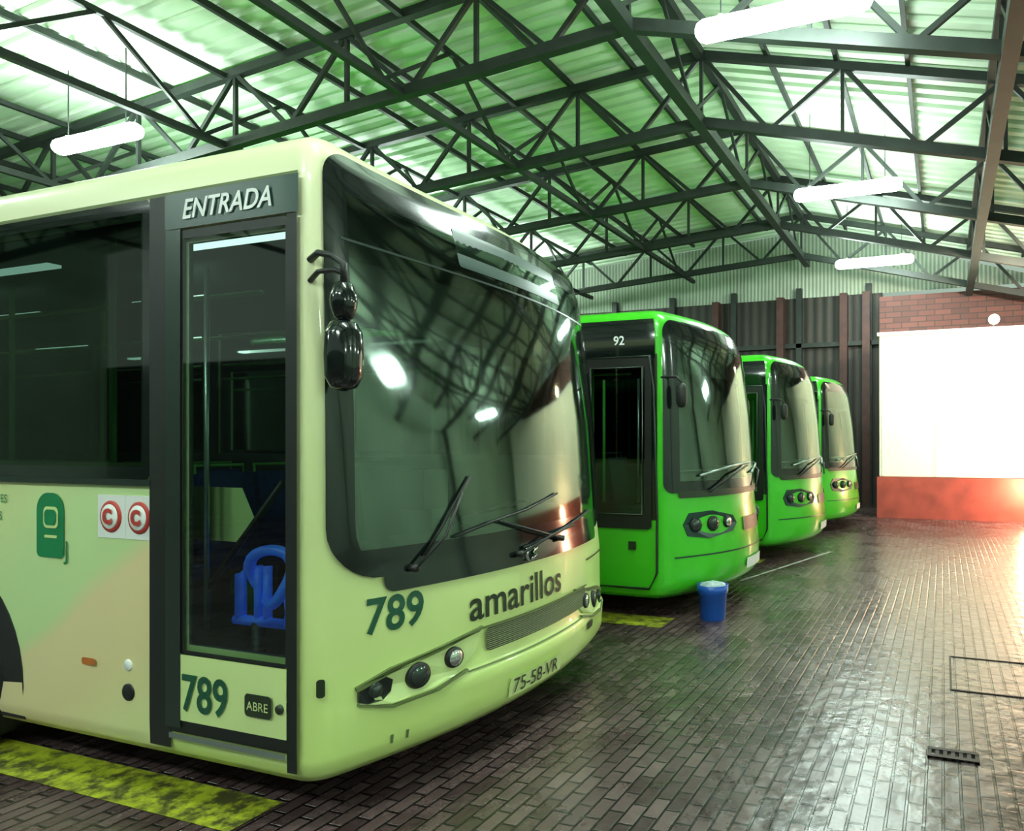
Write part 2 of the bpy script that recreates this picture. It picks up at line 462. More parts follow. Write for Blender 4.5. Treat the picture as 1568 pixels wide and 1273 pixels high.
    def disc(b, g, s, z, r, off, mat, n=20, ring=None):
        p = b.P(s, z, 0); q = b.P(s, z, 0.1); ax = (q-p).normalized()
        g.lathe([(r, -0.01), (r, off*0.6), (r*0.9, off)], p, ax, mat, n)
        if ring: g.lathe([(r*0.78, off), (r*0.74, off+0.003), (0.001, off+0.006)], p, ax, ring, n)

def wheel(name, x, y, R, parent, sgn=-1):
    g = Geo()
    g.lathe([(R*0.62, 0), (R*0.9, 0.0), (R, 0.05), (R, 0.22), (R*0.9, 0.28)], (x, y, R), (0, -sgn, 0), M['tyre'], 36)
    g.lathe([(R*0.62, -0.006), (R*0.56, 0.05), (R*0.3, 0.03), (R*0.28, -0.03), (R*0.15, -0.05)], (x, y, R), (0, -sgn, 0), M['rim'], 28)
    for k in range(8):
        t = k*math.pi/4
        g.lathe([(0.016, 0), (0.016, 0.04)], (x+R*0.4*math.cos(t), y+sgn*0.0, R+R*0.4*math.sin(t)), (0, sgn, 0), M['rim'], 8)
    return g.obj(name, parent)

def seat(g, x, y, z, matc, matf, w=0.44):
    """forward-facing (+X) seat with cushion, back and grab handle"""
    g.box((x-0.22, y-w/2, z+0.38), (x+0.22, y+w/2, z+0.48), matc)
    g.beam((x-0.24, y, z+0.44), (x-0.34, y, z+1.08), w, 0.07, matc, Vector((1, 0, 0)))
    g.box((x-0.04, y-0.05, z), (x+0.04, y+0.05, z+0.38), matf)
    g.tube([(x-0.36, y-w/2+0.03, z+0.9), (x-0.38, y-w/2+0.03, z+1.14), (x-0.38, y+w/2-0.03, z+1.14), (x-0.36, y+w/2-0.03, z+0.9)], 0.014, matf)

# ------------------------------------------------------------------ BUS 1 (cream)
XC, Y0, W = -2.54, 2.21, 2.55
ins1 = [(0.20, 0.03), (0.27, 0.0), (2.80, 0.0), (2.92, 0.008), (2.98, 0.025), (3.02, 0.06)]
fp1 = [(0.20, 0.0), (0.30, 0.05), (0.48, 0.065), (0.52, 0.035), (0.9, 0.03), (1.1, 0.0), (1.8, -0.05), (2.3, -0.12), (2.7, -0.20), (3.02, -0.30)]
b = Bus('city_bus', XC, Y0, W, 0.25, 2.0, 0.09, 10.5, ins1, fp1, M['livery'])
sx, sy = b.sx, b.sy
holes = [(sx(-3.30), sx(-2.67), 0.74, 2.60)]
fh = [(sy(Y0+0.14), sy(Y0+W-0.14), 1.12, 2.80)]
wins = [(-5.05, -3.58), (-6.75, -5.15), (-8.45, -6.85), (-10.1, -8.55), (-11.9, -10.2)]
for a, c in wins: holes.append((sx(a)+0.05, sx(c)-0.05, 1.58, 2.74))
for a, c in [(-3.5, -2.75)]+wins: holes.append((round(b.sxf(c)+0.05, 4), round(b.sxf(a)-0.05, 4), 1.58, 2.74))
b.shell([0.20, 0.23, 0.27, 0.30, 0.36, 0.42, 0.48, 0.50, 0.52, 0.7, 0.9, 1.0, 1.1, 1.3, 1.5, 1.8, 2.0, 2.3, 2.6, 2.8, 2.85, 2.9, 2.95, 2.98, 3.0, 3.02],
        holes+fh, [(0.10, 3.045), (0.20, 3.07), (0.45, 3.095), (0.8, 3.11), (1.27, 3.115)])
b.panel('windscreen', sy(Y0+0.05), sy(Y0+W-0.055), 1.06, 2.975, r=0.24, rt=0.13, off=0.016, glassm=M['wind'], frit=M['black'], bw=(0.12, 0.12, 0.13, 0.18))
b.panel('windscreen_lower_mask', sy(Y0+0.28), sy(Y0+W-0.28), 0.985, 1.10, r=0.05, rt=0.0, off=0.014, glassm=M['black'])
def inner(name, y0, y1, z0, z1, back, mat, tilt=0.0):
    v = []; f = []; n = 24; nz = 4
    for j in range(nz+1):
        z = z0+(z1-z0)*j/nz
        for i in range(n+1):
            y = y0+(y1-y0)*i/n; v.append(b.P(sy(y), z, -back-tilt*(1-j/nz)))
    for j in range(nz):
        for i in range(n): o = j*(n+1)+i; f.append((o, o+1, o+n+2, o+n+1))
    return mesh_obj(name, v, f, mat, b.root, True)
inner('destination_box', Y0+0.14, Y0+W-0.14, 2.52, 2.90, 0.035, M['black'])
b.panel('destination_display', sy(Y0+0.85), sy(Y0+1.95), 2.63, 2.85, r=0.02, off=0.019, glassm=M['dgreen'])
inner('sun_blind', Y0+0.14, Y0+W-0.14, 2.22, 2.54, 0.05, M['rubber'], 0.05)
b.panel('header_line', sy(Y0+0.12), sy(Y0+W-0.12), 2.575, 2.587, off=0.019, glassm=M['frame'])
for k, (a, c) in enumerate(wins):
    b.panel('side_window_%d' % (k+1), sx(a)-0.03, sx(c)+0.03, 1.50, 2.83, r=0.03, off=0.012, glassm=M['side'], frit=M['black'], bw=(0.05, 0.05, 0.06, 0.06))
    if k: b.panel('window_pillar_%d' % k, sx(c)+0.0, sx(c)+0.1, 1.50, 2.83, off=0.014, glassm=M['black'])
for k, (a, c) in enumerate([(-3.5, -2.75)]+wins):
    b.panel('offside_window_%d' % (k+1), b.sxf(c)-0.03, b.sxf(a)+0.03, 1.50, 2.83, off=0.012, glassm=M['side'], frit=M['black'], bw=(0.05, 0.05, 0.06, 0.06))
b.panel('window_sill_trim', sx(-12.0), sx(-3.54), 1.47, 1.50, off=0.02, glassm=M['frame'])
b.panel('door_pillar_black', sx(-3.545), sx(-3.40), 0.25, 2.83, off=0.016, glassm=M['rubber'])
b.panel('door_pillar_grey', sx(-3.42), sx(-3.32), 0.36, 2.66, off=0.026, glassm=M['frame'])
b.panel('door_header', sx(-3.43), sx(-2.605), 2.665, 2.83, off=0.022, glassm=M['dgreen'])
b.panel('door_edge_front', sx(-2.665), sx(-2.612), 0.25, 2.66, off=0.022, glassm=M['rubber'])
b.panel('door_glass', sx(-3.34), sx(-2.66), 0.70, 2.655, r=0.03, off=0.02, glassm=M['door'], frit=M['rubber'], bw=(0.03, 0.015, 0.02, 0.04))
b.panel('door_lower_panel', sx(-3.37), sx(-2.665), 0.395, 0.70, off=0.024, glassm=M['cream'])
b.panel('door_bottom_seal', sx(-3.39), sx(-2.665), 0.335, 0.395, off=0.018, glassm=M['rubber'])
b.panel('door_sill', sx(-3.39), sx(-2.665), 0.31, 0.335, off=0.03, glassm=M['alu'])
b.panel('cornice_trim', sx(-12.9), sx(-2.62), 2.835, 2.85, off=0.008, glassm=M['seam'])
b.text('door_sign_text', 'ENTRADA', sx(-3.31), 2.705, 0.125, M['white'], 0.002, 0.25, 0.98, off=0.028)
b.text('door_fleet_number', '789', sx(-3.31), 0.45, 0.235, M['ink'], 0.004, 0.0, 0.86, off=0.03)
b.panel('door_release', sx(-2.90), sx(-2.74), 0.475, 0.575, r=0.02, off=0.034, glassm=M['inkblack'])
b.text('door_release_text', 'ABRE', sx(-2.885), 0.505, 0.055, M['cream'], off=0.037)
g = Geo()
b.disc(g, sx(-3.717), 0.47, 0.042, 0.008, M['rubber'])
b.disc(g, sx(-3.72), 0.60, 0.028, 0.006, M['white'])
b.disc(g, sx(-2.70), 0.525, 0.022, 0.034, M['inkblack'])
for cx in (-3.84, -3.635): 
    b.disc(g, sx(cx), 1.315, 0.078, 0.012, M['red'], 28, ring=M['white'])
g.obj('flank_caps', b.root)
for i, cx in enumerate((-3.84, -3.635)):
    b.shape('sticker_%d' % (i+1), [(sx(cx)-0.1, 1.21), (sx(cx)+0.1, 1.21), (sx(cx)+0.1, 1.42), (sx(cx)-0.1, 1.42)], 0.004, M['white'])
    b.text('sticker_letter_%d' % (i+1), 'C', sx(cx)-0.035, 1.285, 0.095, M['red'], 0.006, off=0.022)
b.panel('side_marker', sx(-4.05), sx(-3.95), 0.575, 0.61, r=0.015, off=0.012, glassm=M['amber'])
L0 = sx(-4.42)
b.panel('logo_panel', L0, L0+0.22, 1.09, 1.42, r=0.03, rt=0.09, off=0.006, glassm=M['logo'])
b.panel('logo_window', L0+0.06, L0+0.18, 1.24, 1.35, r=0.03, off=0.009, glassm=M['cream'])
b.panel('logo_window_inner', L0+0.072, L0+0.168, 1.255, 1.335, r=0.025, off=0.011, glassm=M['logo'])
b.panel('logo_bar', L0+0.07, L0+0.17, 1.19, 1.205, off=0.009, glassm=M['cream'])
b.text('logo_tail', 'J', L0+0.225, 1.09, 0.13, M['logo'])
b.text('flank_text', 'TRANSPORTES', sx(-5.08), 1.36, 0.062, M['logo'])
b.text('flank_text_lower', 'URBANOS', sx(-5.0), 1.27, 0.062, M['logo'])
b.panel('corner_marker', 0.085, 0.115, 0.575, 0.655, r=0.012, off=0.012, glassm=M['inkblack'])
for i, cx in enumerate((-5.17, -10.6)):
    for far in (0, 1):
        sc = b.sxf(cx) if far else sx(cx)
        o = [(sc+0.63*math.cos(t), 0.40+0.63*math.sin(t)) for t in [math.pi*k/20 for k in range(21)]]+[(sc-0.63, 0.22), (sc+0.63, 0.22)]
        b.shape('wheel_arch_%d_%d' % (i, far), o, 0.006, M['tyre'])
        if far: wheel('wheel_%d_far' % i, cx, Y0+W+0.03, 0.48, b.root, 1)
        else: wheel('wheel_%d_near' % i, cx, Y0-0.03, 0.48, b.root, -1)
def headlight(b, side):
    f = (lambda y: sy(Y0+y)) if side == 0 else (lambda y: sy(Y0+W-y))
    def sh(nm, pts, off, mat):
        o = [(f(y), z) for y, z in pts]
        if side: o = o[::-1]
        b.shape('%s_%d' % (nm, side), o, off, mat)
    sh('headlight_housing', [(0.17, 0.50), (0.30, 0.475), (0.50, 0.49), (0.66, 0.53), (0.76, 0.60), (0.79, 0.69), (0.60, 0.665), (0.40, 0.63), (0.25, 0.60), (0.17, 0.565)], 0.012, M['cream'])
    sh('headlight_recess', [(0.165, 0.515), (0.20, 0.50), (0.26, 0.50), (0.30, 0.53), (0.31, 0.58), (0.27, 0.61), (0.20, 0.595), (0.165, 0.565)], 0.015, M['black'])
    sh('headlight_brow', [(0.16, 0.565), (0.30, 0.61), (0.55, 0.65), (0.80, 0.70), (0.80, 0.715), (0.55, 0.672), (0.30, 0.635), (0.155, 0.585)], 0.02, M['seam'])
    sh('headlight_underline', [(0.16, 0.50), (0.30, 0.455), (0.52, 0.468), (0.70, 0.51), (0.70, 0.52), (0.5, 0.478), (0.3, 0.466), (0.165, 0.51)], 0.02, M['seam'])
    g = Geo()
    b.disc(g, f(0.43), 0.565, 0.062, 0.03, M['rubber'], 24, ring=M['lensdark'])
    b.disc(g, f(0.62), 0.60, 0.052, 0.03, M['rubber'], 24, ring=M['lens'])
    b.disc(g, f(0.235), 0.552, 0.035, 0.024, M['lensdark'], 20, ring=M['lensdark'])
    g.obj('headlamps_%d' % side, b.root)
headlight(b, 0); headlight(b, 1)
b.panel('front_grille', sy(Y0+0.82), sy(Y0+W-0.62), 0.575, 0.70, r=0.03, off=0.016, glassm=M['grille'])
b.panel('grille_top_edge', sy(Y0+0.80), sy(Y0+W-0.60), 0.70, 0.712, off=0.02, glassm=M['seam'])
b.panel('bumper_crease', sy(Y0+0.7), sy(Y0+W-0.7), 0.50, 0.508, off=0.008, glassm=M['seam'])
b.panel('flap_seam', sy(Y0+W-0.55), sy(Y0+W-0.05), 0.86, 0.872, off=0.006, glassm=M['inkblack'])
b.panel('number_plate', sy(Y0+0.98), sy(Y0+1.50), 0.275, 0.385, off=0.014, glassm=M['cream'])
b.text('number_plate_text', '75-58-VR', sy(Y0+1.0), 0.295, 0.115, M['inkblack'], off=0.018)
b.text('front_fleet_number', '789', sy(2.40), 0.81, 0.225, M['ink'], 0.004, 0.08, 0.84)
b.text('operator_name', 'amarillos', sy(2.93), 0.755, 0.235, M['inkblack'], 0.003, 0.0, 0.98, off=0.008)
for k, yy in enumerate((Y0+0.30, Y0+0.37)):
    b.panel('bumper_mark_%d' % k, sy(yy), sy(yy+0.012), 0.285, 0.325, off=0.006, glassm=M['seam'])
b.panel('tow_cap', sy(Y0+W-0.62), sy(Y0+W-0.5), 0.40, 0.45, r=0.02, off=0.01, glassm=M['inkblack'])
g = Geo(); b.disc(g, sy(3.42), 1.035, 0.048, 0.03, M['lens'], 28, ring=M['black'])
p = b.P(sy(3.42), 1.035, 0.045)
g.tube([p+Vector((0, 0.025, 0.03)), p+Vector((0, -0.02, 0.012)), p+Vector((0, 0.02, -0.01)), p+Vector((0, -0.025, -0.03))], 0.008, M['lens'])
g.obj('front_badge', b.root)
def wiper(b, name, pts, blade):
    g = Geo()
    g.tube([b.P(sy(y), z, o) for y, z, o in pts], 0.0075, M['rubber'])
    g.tube([b.P(sy(y), z, 0.030) for y, z in blade], 0.007, M['rubber'])
    g.tube([b.P(sy(pts[0][0]), pts[0][1], 0.0), b.P(sy(pts[0][0]), pts[0][1], 0.055)], 0.018, M['rubber'])
    g.obj(name, b.root)
wiper(b, 'wiper_near', [(2.62, 1.08, 0.05), (2.78, 1.22, 0.06), (2.90, 1.42, 0.04)], [(2.68+0.0, 1.13), (2.78, 1.26), (2.87, 1.38), (2.97, 1.50)])
wiper(b, 'wiper_far', [(3.75, 1.08, 0.05), (3.45, 1.16, 0.06), (3.15, 1.25, 0.04)], [(2.85, 1.20), (3.1, 1.25), (3.4, 1.29), (3.75, 1.36)])
wiper(b, 'wiper_arm_low', [(3.3, 1.05, 0.05), (3.6, 1.12, 0.06), (3.95, 1.14, 0.04)], [(3.35, 1.08), (3.6, 1.10), (4.0, 1.16), (4.3, 1.20)])
def mirror(b, name, y, x, zt, s=1.0, arm_from=None):
    g = Geo()
    c = Vector((x, y, zt))
    g.tube([arm_from, arm_from+Vector((0.07, -0.02, 0.02)), c+Vector((-0.06, 0, 0.02)), c+Vector((0, 0, -0.02)), c+Vector((0, 0, -0.10))], 0.014, M['rubber'])
    g.tube([arm_from+Vector((0, 0, -0.09)), arm_from+Vector((0.07, -0.02, -0.06)), c+Vector((-0.05, 0, -0.04)), c+Vector((0, 0, -0.06))], 0.011, M['rubber'])
    for dz, h, w in ((-0.09, 0.17, 0.05), (-0.25, 0.30, 0.072)):
        prof = [(0.01, 0), (w*0.7, 0.015), (w, 0.06), (w*1.05, h*0.5), (w, h-0.06), (w*0.7, h-0.015), (0.01, h)]
        g.lathe(prof, c+Vector((0, 0, dz)), (0, 0, -1), M['black'], 20)
    g.obj(name, b.root)
mirror(b, 'mirror_near', 2.20, -2.36, 2.44, arm_from=Vector((-2.57, 2.22, 2.46)))
def interior(b, seatm, dashm, simple=False):
    g = Geo(); y0, y1 = b.y0+0.05, b.y0+b.W-0.05; xf = b.xc
    g.box((b.xc-b.L+0.1, y0, 0.30), (xf-0.02, y1, 0.36), M['busfloor'])
    g.obj('interior_floor', b.root)
    g = Geo()
    n = 16; v = []; f = []
    for i in range(n+1):
        y = b.y0+0.16+(b.W-0.32)*i/n; xx = b.P(b.sy(y), 1.1, -0.06).x
        inn = xf-0.30 if y > b.y0+1.0 else xf-0.02
        v += [(xx, y, 0.4), (xx, y, 1.16), (inn, y, 1.22), (inn, y, 0.4)]
    for i in range(n):
        o = i*4
        for k in range(4): f.append((o+k, o+(k+1) % 4, o+4+(k+1) % 4, o+4+k))
    f += [(0, 1, 2, 3), (n*4+3, n*4+2, n*4+1, n*4)]
    g.add(v, f, dashm)
    yd = b.y0+b.W-0.75
    c = Vector((xf-0.42, yd, 1.18)); ring = []
    for k in range(28):
        t = 2*math.pi*k/28; ring.append(c+Vector((0.23*math.cos(t), 0.23*math.sin(t), 0.10*math.cos(t))))
    g.tube(ring, 0.016, M['rubber'], 8, True)
    for k in (0, 9, 19): g.tube([c, ring[k]], 0.012, M['rubber'])
    g.tube([c, c+Vector((0.12, 0, -0.4))], 0.035, M['rubber'])
    g.obj('dashboard', b.root)
    g = Geo(); seat(g, xf-1.05, yd, 0.42, M['seatdark'], M['rubber'], 0.52); 
    g.obj('driver_seat', b.root)
    if not simple:
        g = Geo()
        for k in range(9):
            x = xf-2.5-0.8*k
            for yy in (b.y0+0.42, b.y0+0.9, b.y0+b.W-0.9, b.y0+b.W-0.42): seat(g, x, yy, 0.36, seatm, M['pole'])
        g.obj('passenger_seats', b.root)
        g = Geo()
        for yy in (b.y0+0.75, b.y0+b.W-0.75):
            for k in range(4): g.box((xf-1.9-2.2*k, yy-0.04, 2.88), (xf-1.0-2.2*k, yy+0.04, 2.90), M['fillstrip'])
        g.obj('added_fill_strips', b.root)  # strips added as fill so the interior can be made out
    g = Geo()
    for x, yy in ((xf-1.25, b.y0+0.95), (xf-1.9, b.y0+0.35), (xf-2.0, b.y0+1.65), (xf-4.2, b.y0+1.0), (xf-4.2, b.y0+1.6)):
        g.tube([(x, yy, 0.36), (x, yy, 2.9)], 0.018, M['pole'])
    for yy in (b.y0+0.7, b.y0+1.85): g.tube([(xf-1.2, yy, 2.55), (xf-9, yy, 2.55)], 0.016, M['pole'])
    g.obj('handrails', b.root)
interior(b, M['seatblue'], M['dash'])
g = Geo()
g.box((XC-1.55, Y0+1.45, 0.36), (XC-1.50, Y0+W-0.06, 1.45), M['dash'])
g.box((XC-0.75, Y0+1.35, 0.36), (XC-0.55, Y0+1.5, 1.25), M['dash'])
g.box((XC-0.78, Y0+1.28, 1.25), (XC-0.55, Y0+1.5, 1.5), M['frame'])
g.obj('driver_partition', b.root)
g = Geo()
c = Vector((-3.05, 2.42, 1.03))
g.tube([c+Vector((0.12*math.cos(t), 0.03*math.sin(t*2), 0.13*math.sin(t))) for t in [2*math.pi*k/24 for k in range(24)]], 0.026, M['bluepipe'], 10, True)
g.tube([c+Vector((-0.20, 0, -0.22)), c+Vector((-0.20, 0, 0.0)), c+Vector((-0.15, 0, 0.03))], 0.026, M['bluepipe'])
g.tube([c+Vector((-0.23, 0, -0.22)), c+Vector((0.10, 0, -0.22)), c+Vector((0.12, 0, -0.10))], 0.026, M['bluepipe'])
for dx in (-0.08, -0.02): g.tube([c+Vector((dx, 0, -0.22)), c+Vector((dx, 0, 0.05))], 0.02, M['bluepipe'])
g.tube([c+Vector((-0.08, 0, -0.22)), c+Vector((-0.08, 0, -0.66))], 0.03, M['rubber'])
g.obj('blue_rail_fitting', b.root)
g = Geo()
g.tube([(-3.28, 2.28, 0.98), (-2.80, 2.28, 1.50)], 0.014, M['rubber'])
g.tube([(-3.27, 2.27, 0.8), (-3.27, 2.27, 2.5)], 0.012, M['alu'])
g.obj('door_gas_strut', b.root)
g = Geo()
g.add([(-3.9, 2.36, 1.20), (-3.20, 2.36, 1.20), (-3.08, 2.36, 1.32), (-3.16, 2.36, 1.46), (-3.9, 2.36, 1.46)], [(0, 1, 2, 3, 4)], M['cream']); g.obj('modesty_panel', b.root)

# ------------------------------------------------------------------ GREEN BUSES
def green_bus(name, xc, y0, tag, B=0.5):
    global sx, sy
    ins = [(0.20, 0.05), (0.28, 0.0), (2.70, 0.0), (2.84, 0.02), (2.90, 0.045), (2.94, 0.09)]
    fp = [(0.20, -0.06), (0.35, 0.04), (0.55, 0.05), (1.0, 0.0), (1.3, -0.03), (2.0, -0.08), (2.6, -0.16), (2.94, -0.26)]
    b = Bus(name, xc, y0, 2.55, B, 2.1, 0.10, 10.5, ins, fp, M['green'])
    sx, sy = b.sx, b.sy; Wd = 2.55
    wins = [(-1.12, -2.6), (-2.7, -4.2), (-4.3, -5.9), (-6.0, -7.6), (-7.7, -9.6)]
    holes = [(0.27, b.S1-0.27, 1.30, 2.68), (sx(xc-0.76), sx(xc-0.16), 1.0, 2.40)]
    for a, c in wins:
        holes.append((sx(xc+c)+0.05, sx(xc+a)-0.05, 1.4, 2.55))
        holes.append((round(b.sxf(xc+a)+0.05, 4), round(b.sxf(xc+c)-0.05, 4), 1.4, 2.55))
    b.shell([0.20, 0.24, 0.28, 0.35, 0.45, 0.55, 0.8, 1.0, 1.2, 1.6, 2.0, 2.3, 2.6, 2.7, 2.8, 2.84, 2.87, 2.9, 2.92, 2.94], holes,
            [(0.15, 2.965), (0.3, 2.985), (0.6, 3.0), (1.27, 3.01)])
    b.panel('windscreen', 0.105, b.S1-0.10, 1.20, 2.86, r=0.10, rt=0.14, off=0.014, glassm=M['wind'], frit=M['black'], bw=(0.18, 0.18, 0.11, 0.19))
    b.panel('side_mask_top', sx(xc-9.8), 0.03, 2.48, 2.86, r=0.0, off=0.012, glassm=M['black'])
    b.panel('side_mask_front', sx(xc-0.16), 0.05, 0.95, 2.52, off=0.011, glassm=M['black'])
    b.panel('side_mask_rear', sx(xc-1.15), sx(xc-0.80), 0.95, 2.52, off=0.012, glassm=M['black'])
    for k, (a, c) in enumerate(wins):
        b.panel('side_window_%d' % (k+1), sx(xc+c)-0.03, sx(xc+a)+0.03, 1.32, 2.62, off=0.010, glassm=M['side'], frit=M['black'], bw=(0.05, 0.05, 0.05, 0.05))
        b.panel('offside_window_%d' % (k+1), b.sxf(xc+a)-0.03, b.sxf(xc+c)+0.03, 1.32, 2.62, off=0.010, glassm=M['side'], frit=M['black'], bw=(0.05, 0.05, 0.05, 0.05))
    b.panel('door_glass', sx(xc-0.82), sx(xc-0.10), 0.86, 2.50, r=0.04, off=0.022, glassm=M['door'], frit=M['rubber'], bw=(0.07, 0.07, 0.15, 0.11))
    g = Geo()
    loop = [(-0.72, 2.50), (-0.02, 2.50), (0.02, 2.2), (0.05, 1.0), (0.05, 0.45), (-0.02, 0.30), (-0.72, 0.30)]
    g.tube([b.P(s_, z, 0.022) for s_, z in loop], 0.012, M['frame'], 6, True)
    rim = [(-0.64, 2.40), (-0.09, 2.40), (-0.09, 1.0), (-0.64, 1.0)]
    g.tube([b.P(s_, z, 0.028) for s_, z in rim], 0.010, M['alu'], 6, True)
    g.tube([b.P(-0.55, 1.1, 0.0)+Vector((0, 0.08, 0)), b.P(-0.55, 2.3, 0.0)+Vector((0, 0.08, 0))], 0.014, M['pole'])
    g.tube([b.P(-0.18, 1.1, 0.0)+Vector((0, 0.08, 0)), b.P(-0.18, 2.3, 0.0)+Vector((0, 0.08, 0))], 0.014, M['alu'])
    g.obj('door_frame', b.root)
    b.panel('door_lock', sx(xc-0.34), sx(xc-0.26), 0.66, 0.74, off=0.02, glassm=M['inkblack'])
    b.text('side_route_label', tag, sx(xc-0.50), 2.62, 0.12, M['white'], 0.002, off=0.018)
    for side in (0, 1):
        f = (lambda y: sy(y0+y)) if side == 0 else (lambda y: sy(y0+Wd-y))
        o = [(0.22, 0.74), (0.45, 0.70), (0.78, 0.74), (0.86, 0.82), (0.80, 0.90), (0.50, 0.97), (0.24, 0.96), (0.18, 0.85)]
        o = [(f(a), z+0.04) for a, z in o]
        if side: o = o[::-1]
        b.shape('headlight_housing_%d' % side, o, 0.012, M['dgreen'])
        g = Geo()
        for yy, rr in ((0.30, 0.07), (0.50, 0.075), (0.70, 0.06)):
            b.disc(g, f(yy), 0.88, rr, 0.03, M['rubber'], 20, ring=M['lensdark'] if yy < 0.65 else M['lens'])
        g.obj('headlamps_%d' % side, b.root)
    b.panel('front_grille', sy(y0+1.0), sy(y0+Wd-1.0), 0.76, 0.90, r=0.03, off=0.012, glassm=M['inkblack'])
    b.panel('bumper_crease', sy(y0+0.1), sy(y0+Wd-0.1), 0.575, 0.59, off=0.006, glassm=M['dgreen'])
    b.panel('cowl_strip', sy(y0+0.14), sy(y0+Wd-0.14), 1.15, 1.215, r=0.02, off=0.016, glassm=M['inkblack'])
    b.panel('number_plate', sy(y0+1.02), sy(y0+1.53), 0.36, 0.47, off=0.02, glassm=M['white'])
    for k, (ya, yb) in enumerate(((0.45, 1.15), (1.45, 2.15))):
        g = Geo()
        g.tube([b.P(sy(y0+ya), 1.2, 0.05), b.P(sy(y0+(ya+yb)/2), 1.36, 0.07), b.P(sy(y0+yb), 1.44, 0.05)], 0.012, M['rubber'])
        g.tube([b.P(sy(y0+ya-0.1), 1.36, 0.04), b.P(sy(y0+(ya+yb)/2), 1.44, 0.04), b.P(sy(y0+yb+0.1), 1.47, 0.04)], 0.014, M['alu'])
        g.obj('wiper_%d' % k, b.root)
    g = Geo()
    for yy, q in ((y0-0.0, -1), (y0+Wd, 1)):
        x0 = xc-0.03 if q < 0 else xc-0.12
        a = Vector((x0, yy-q*0.03, 2.30)); c = Vector((x0+0.22, yy-q*0.02, 2.24))
        g.tube([a, c+Vector((-0.05, 0, 0.06)), c], 0.012, M['rubber'])
        g.lathe([(0.01, 0), (0.035, 0.01), (0.05, 0.05), (0.05, 0.18), (0.035, 0.22), (0.01, 0.23)], c, (0, 0, -1), M['rubber'], 16)
    g.obj('mirrors', b.root)
    g = Geo(); n = 14
    v = [b.P(sy(y0+0.2+(Wd-0.4)*i/n), z, -0.05-0.04*(z < 2.5)) for z in (2.36, 2.78) for i in range(n+1)]
    g.add(v, [(i, i+1, n+2+i, n+1+i) for i in range(n)], M['rubber'], True)
    v = [b.P(sy(y0+0.2+(Wd-0.4)*i/n), 1.40, -0.04-o) for o in (0, 0.35) for i in range(n+1)]
    g.add(v, [(i, i+1, n+2+i, n+1+i) for i in range(n)], M['dashlt'], True)
    g.obj('blind_and_cowl', b.root)
    for i, cx in enumerate((xc-2.63, xc-8.0)):
        for far in (0, 1):
            sc = b.sxf(cx) if far else sx(cx)
            o = [(sc+0.6*math.cos(t), 0.42+0.6*math.sin(t)) for t in [math.pi*k/16 for k in range(17)]]+[(sc-0.6, 0.24), (sc+0.6, 0.24)]
            b.shape('wheel_arch_%d_%d' % (i, far), o, 0.006, M['tyre'])
            if far: wheel('wheel_%d_far' % i, cx, y0+Wd+0.03, 0.48, b.root, 1)
            else: wheel('wheel_%d_near' % i, cx, y0-0.03, 0.48, b.root, -1)
    interior(b, M['seatblue'], M['dash'], True)
    return b
green_bus('city_bus', -2.50, 5.95, '92')
green_bus('city_bus', -2.32, 9.50, '47')
green_bus('city_bus', -2.18, 12.95, '12')

# ------------------------------------------------------------------ HALL
XL, XR, YN, YB = -20.0, 9.0, -7.0, 19.0
RX = -3.4
def ztop(x): return 7.45-(0.07*(RX-x) if x < RX else 0.26*(x-RX))
def zbot(x): return ztop(x)-1.0
mesh_obj('floor', [(XL, YN, 0), (XR, YN, 0), (XR, YB, 0), (XL, YB, 0)], [(0, 1, 2, 3)], M['floor'])
xs = [XL, RX, XR]; prof = []
y = YN
while y < YB:
    prof += [(y, 0), (y+0.13, 0), (y+0.16, 0.05), (y+0.25, 0.05)]; y += 0.28
v = []; n = len(prof)
for x in xs:
    for yy, dz in prof: v.append((x, min(yy, YB), ztop(x)+0.16+dz))
f = []
for j in range(2):
    for i in range(n-1): f.append((j*n+i, j*n+i+1, (j+1)*n+i+1, (j+1)*n+i))
mesh_obj('ceiling', v, f, M['roof'])
def wallbox(name, a, c, mat):
    g = Geo(); g.box(a, c, mat); return g.obj(name)
g = Geo(); g.box((XL, YB, 0), (-1.55, YB+0.2, 5.75), M['backwall'])
for k in range(10):
    x = XL+1+1.9*k
    if x < -1.8: g.beam((x, YB-0.08, 0), (x, YB-0.08, 6.0), 0.16, 0.16, M['steel'])
for x in (-6.2, -4.3, -2.55, -1.95): g.beam((x, YB-0.15, 0), (x, YB-0.15, 5.75), 0.34, 0.2, M['redpost'])
g.beam((XL, YB-0.1, 4.4), (-1.6, YB-0.1, 4.4), 0.12, 0.12, M['steel'])
g.obj('wall_back')
g = Geo()
v = [(XL, YB+0.05, 5.75), (2.8, YB+0.05, 5.75), (RX, YB+0.05, ztop(RX)+0.2), (XL, YB+0.05, ztop(XL)+0.2)]
g.add(v, [(0, 1, 2, 3)], M['gable']); g.obj('wall_back_gable')
wallbox('wall_back_brick', (-1.55, YB-0.9, 0), (XR, YB-0.7, 5.45), M['brick'])
wallbox('wall_right', (XR, YN, 0), (XR+0.2, YB, ztop(XR)+0.2), M['palewall'])
wallbox('wall_left', (XL-0.2, YN, 0), (XL, YB, ztop(XL)+0.2), M['palewall'])
wallbox('added_wall_front', (XL, YN-0.2, 0), (XR, YN, 3.6), M['darkwall'])  # unseen wall, added dark so the side windows reflect black
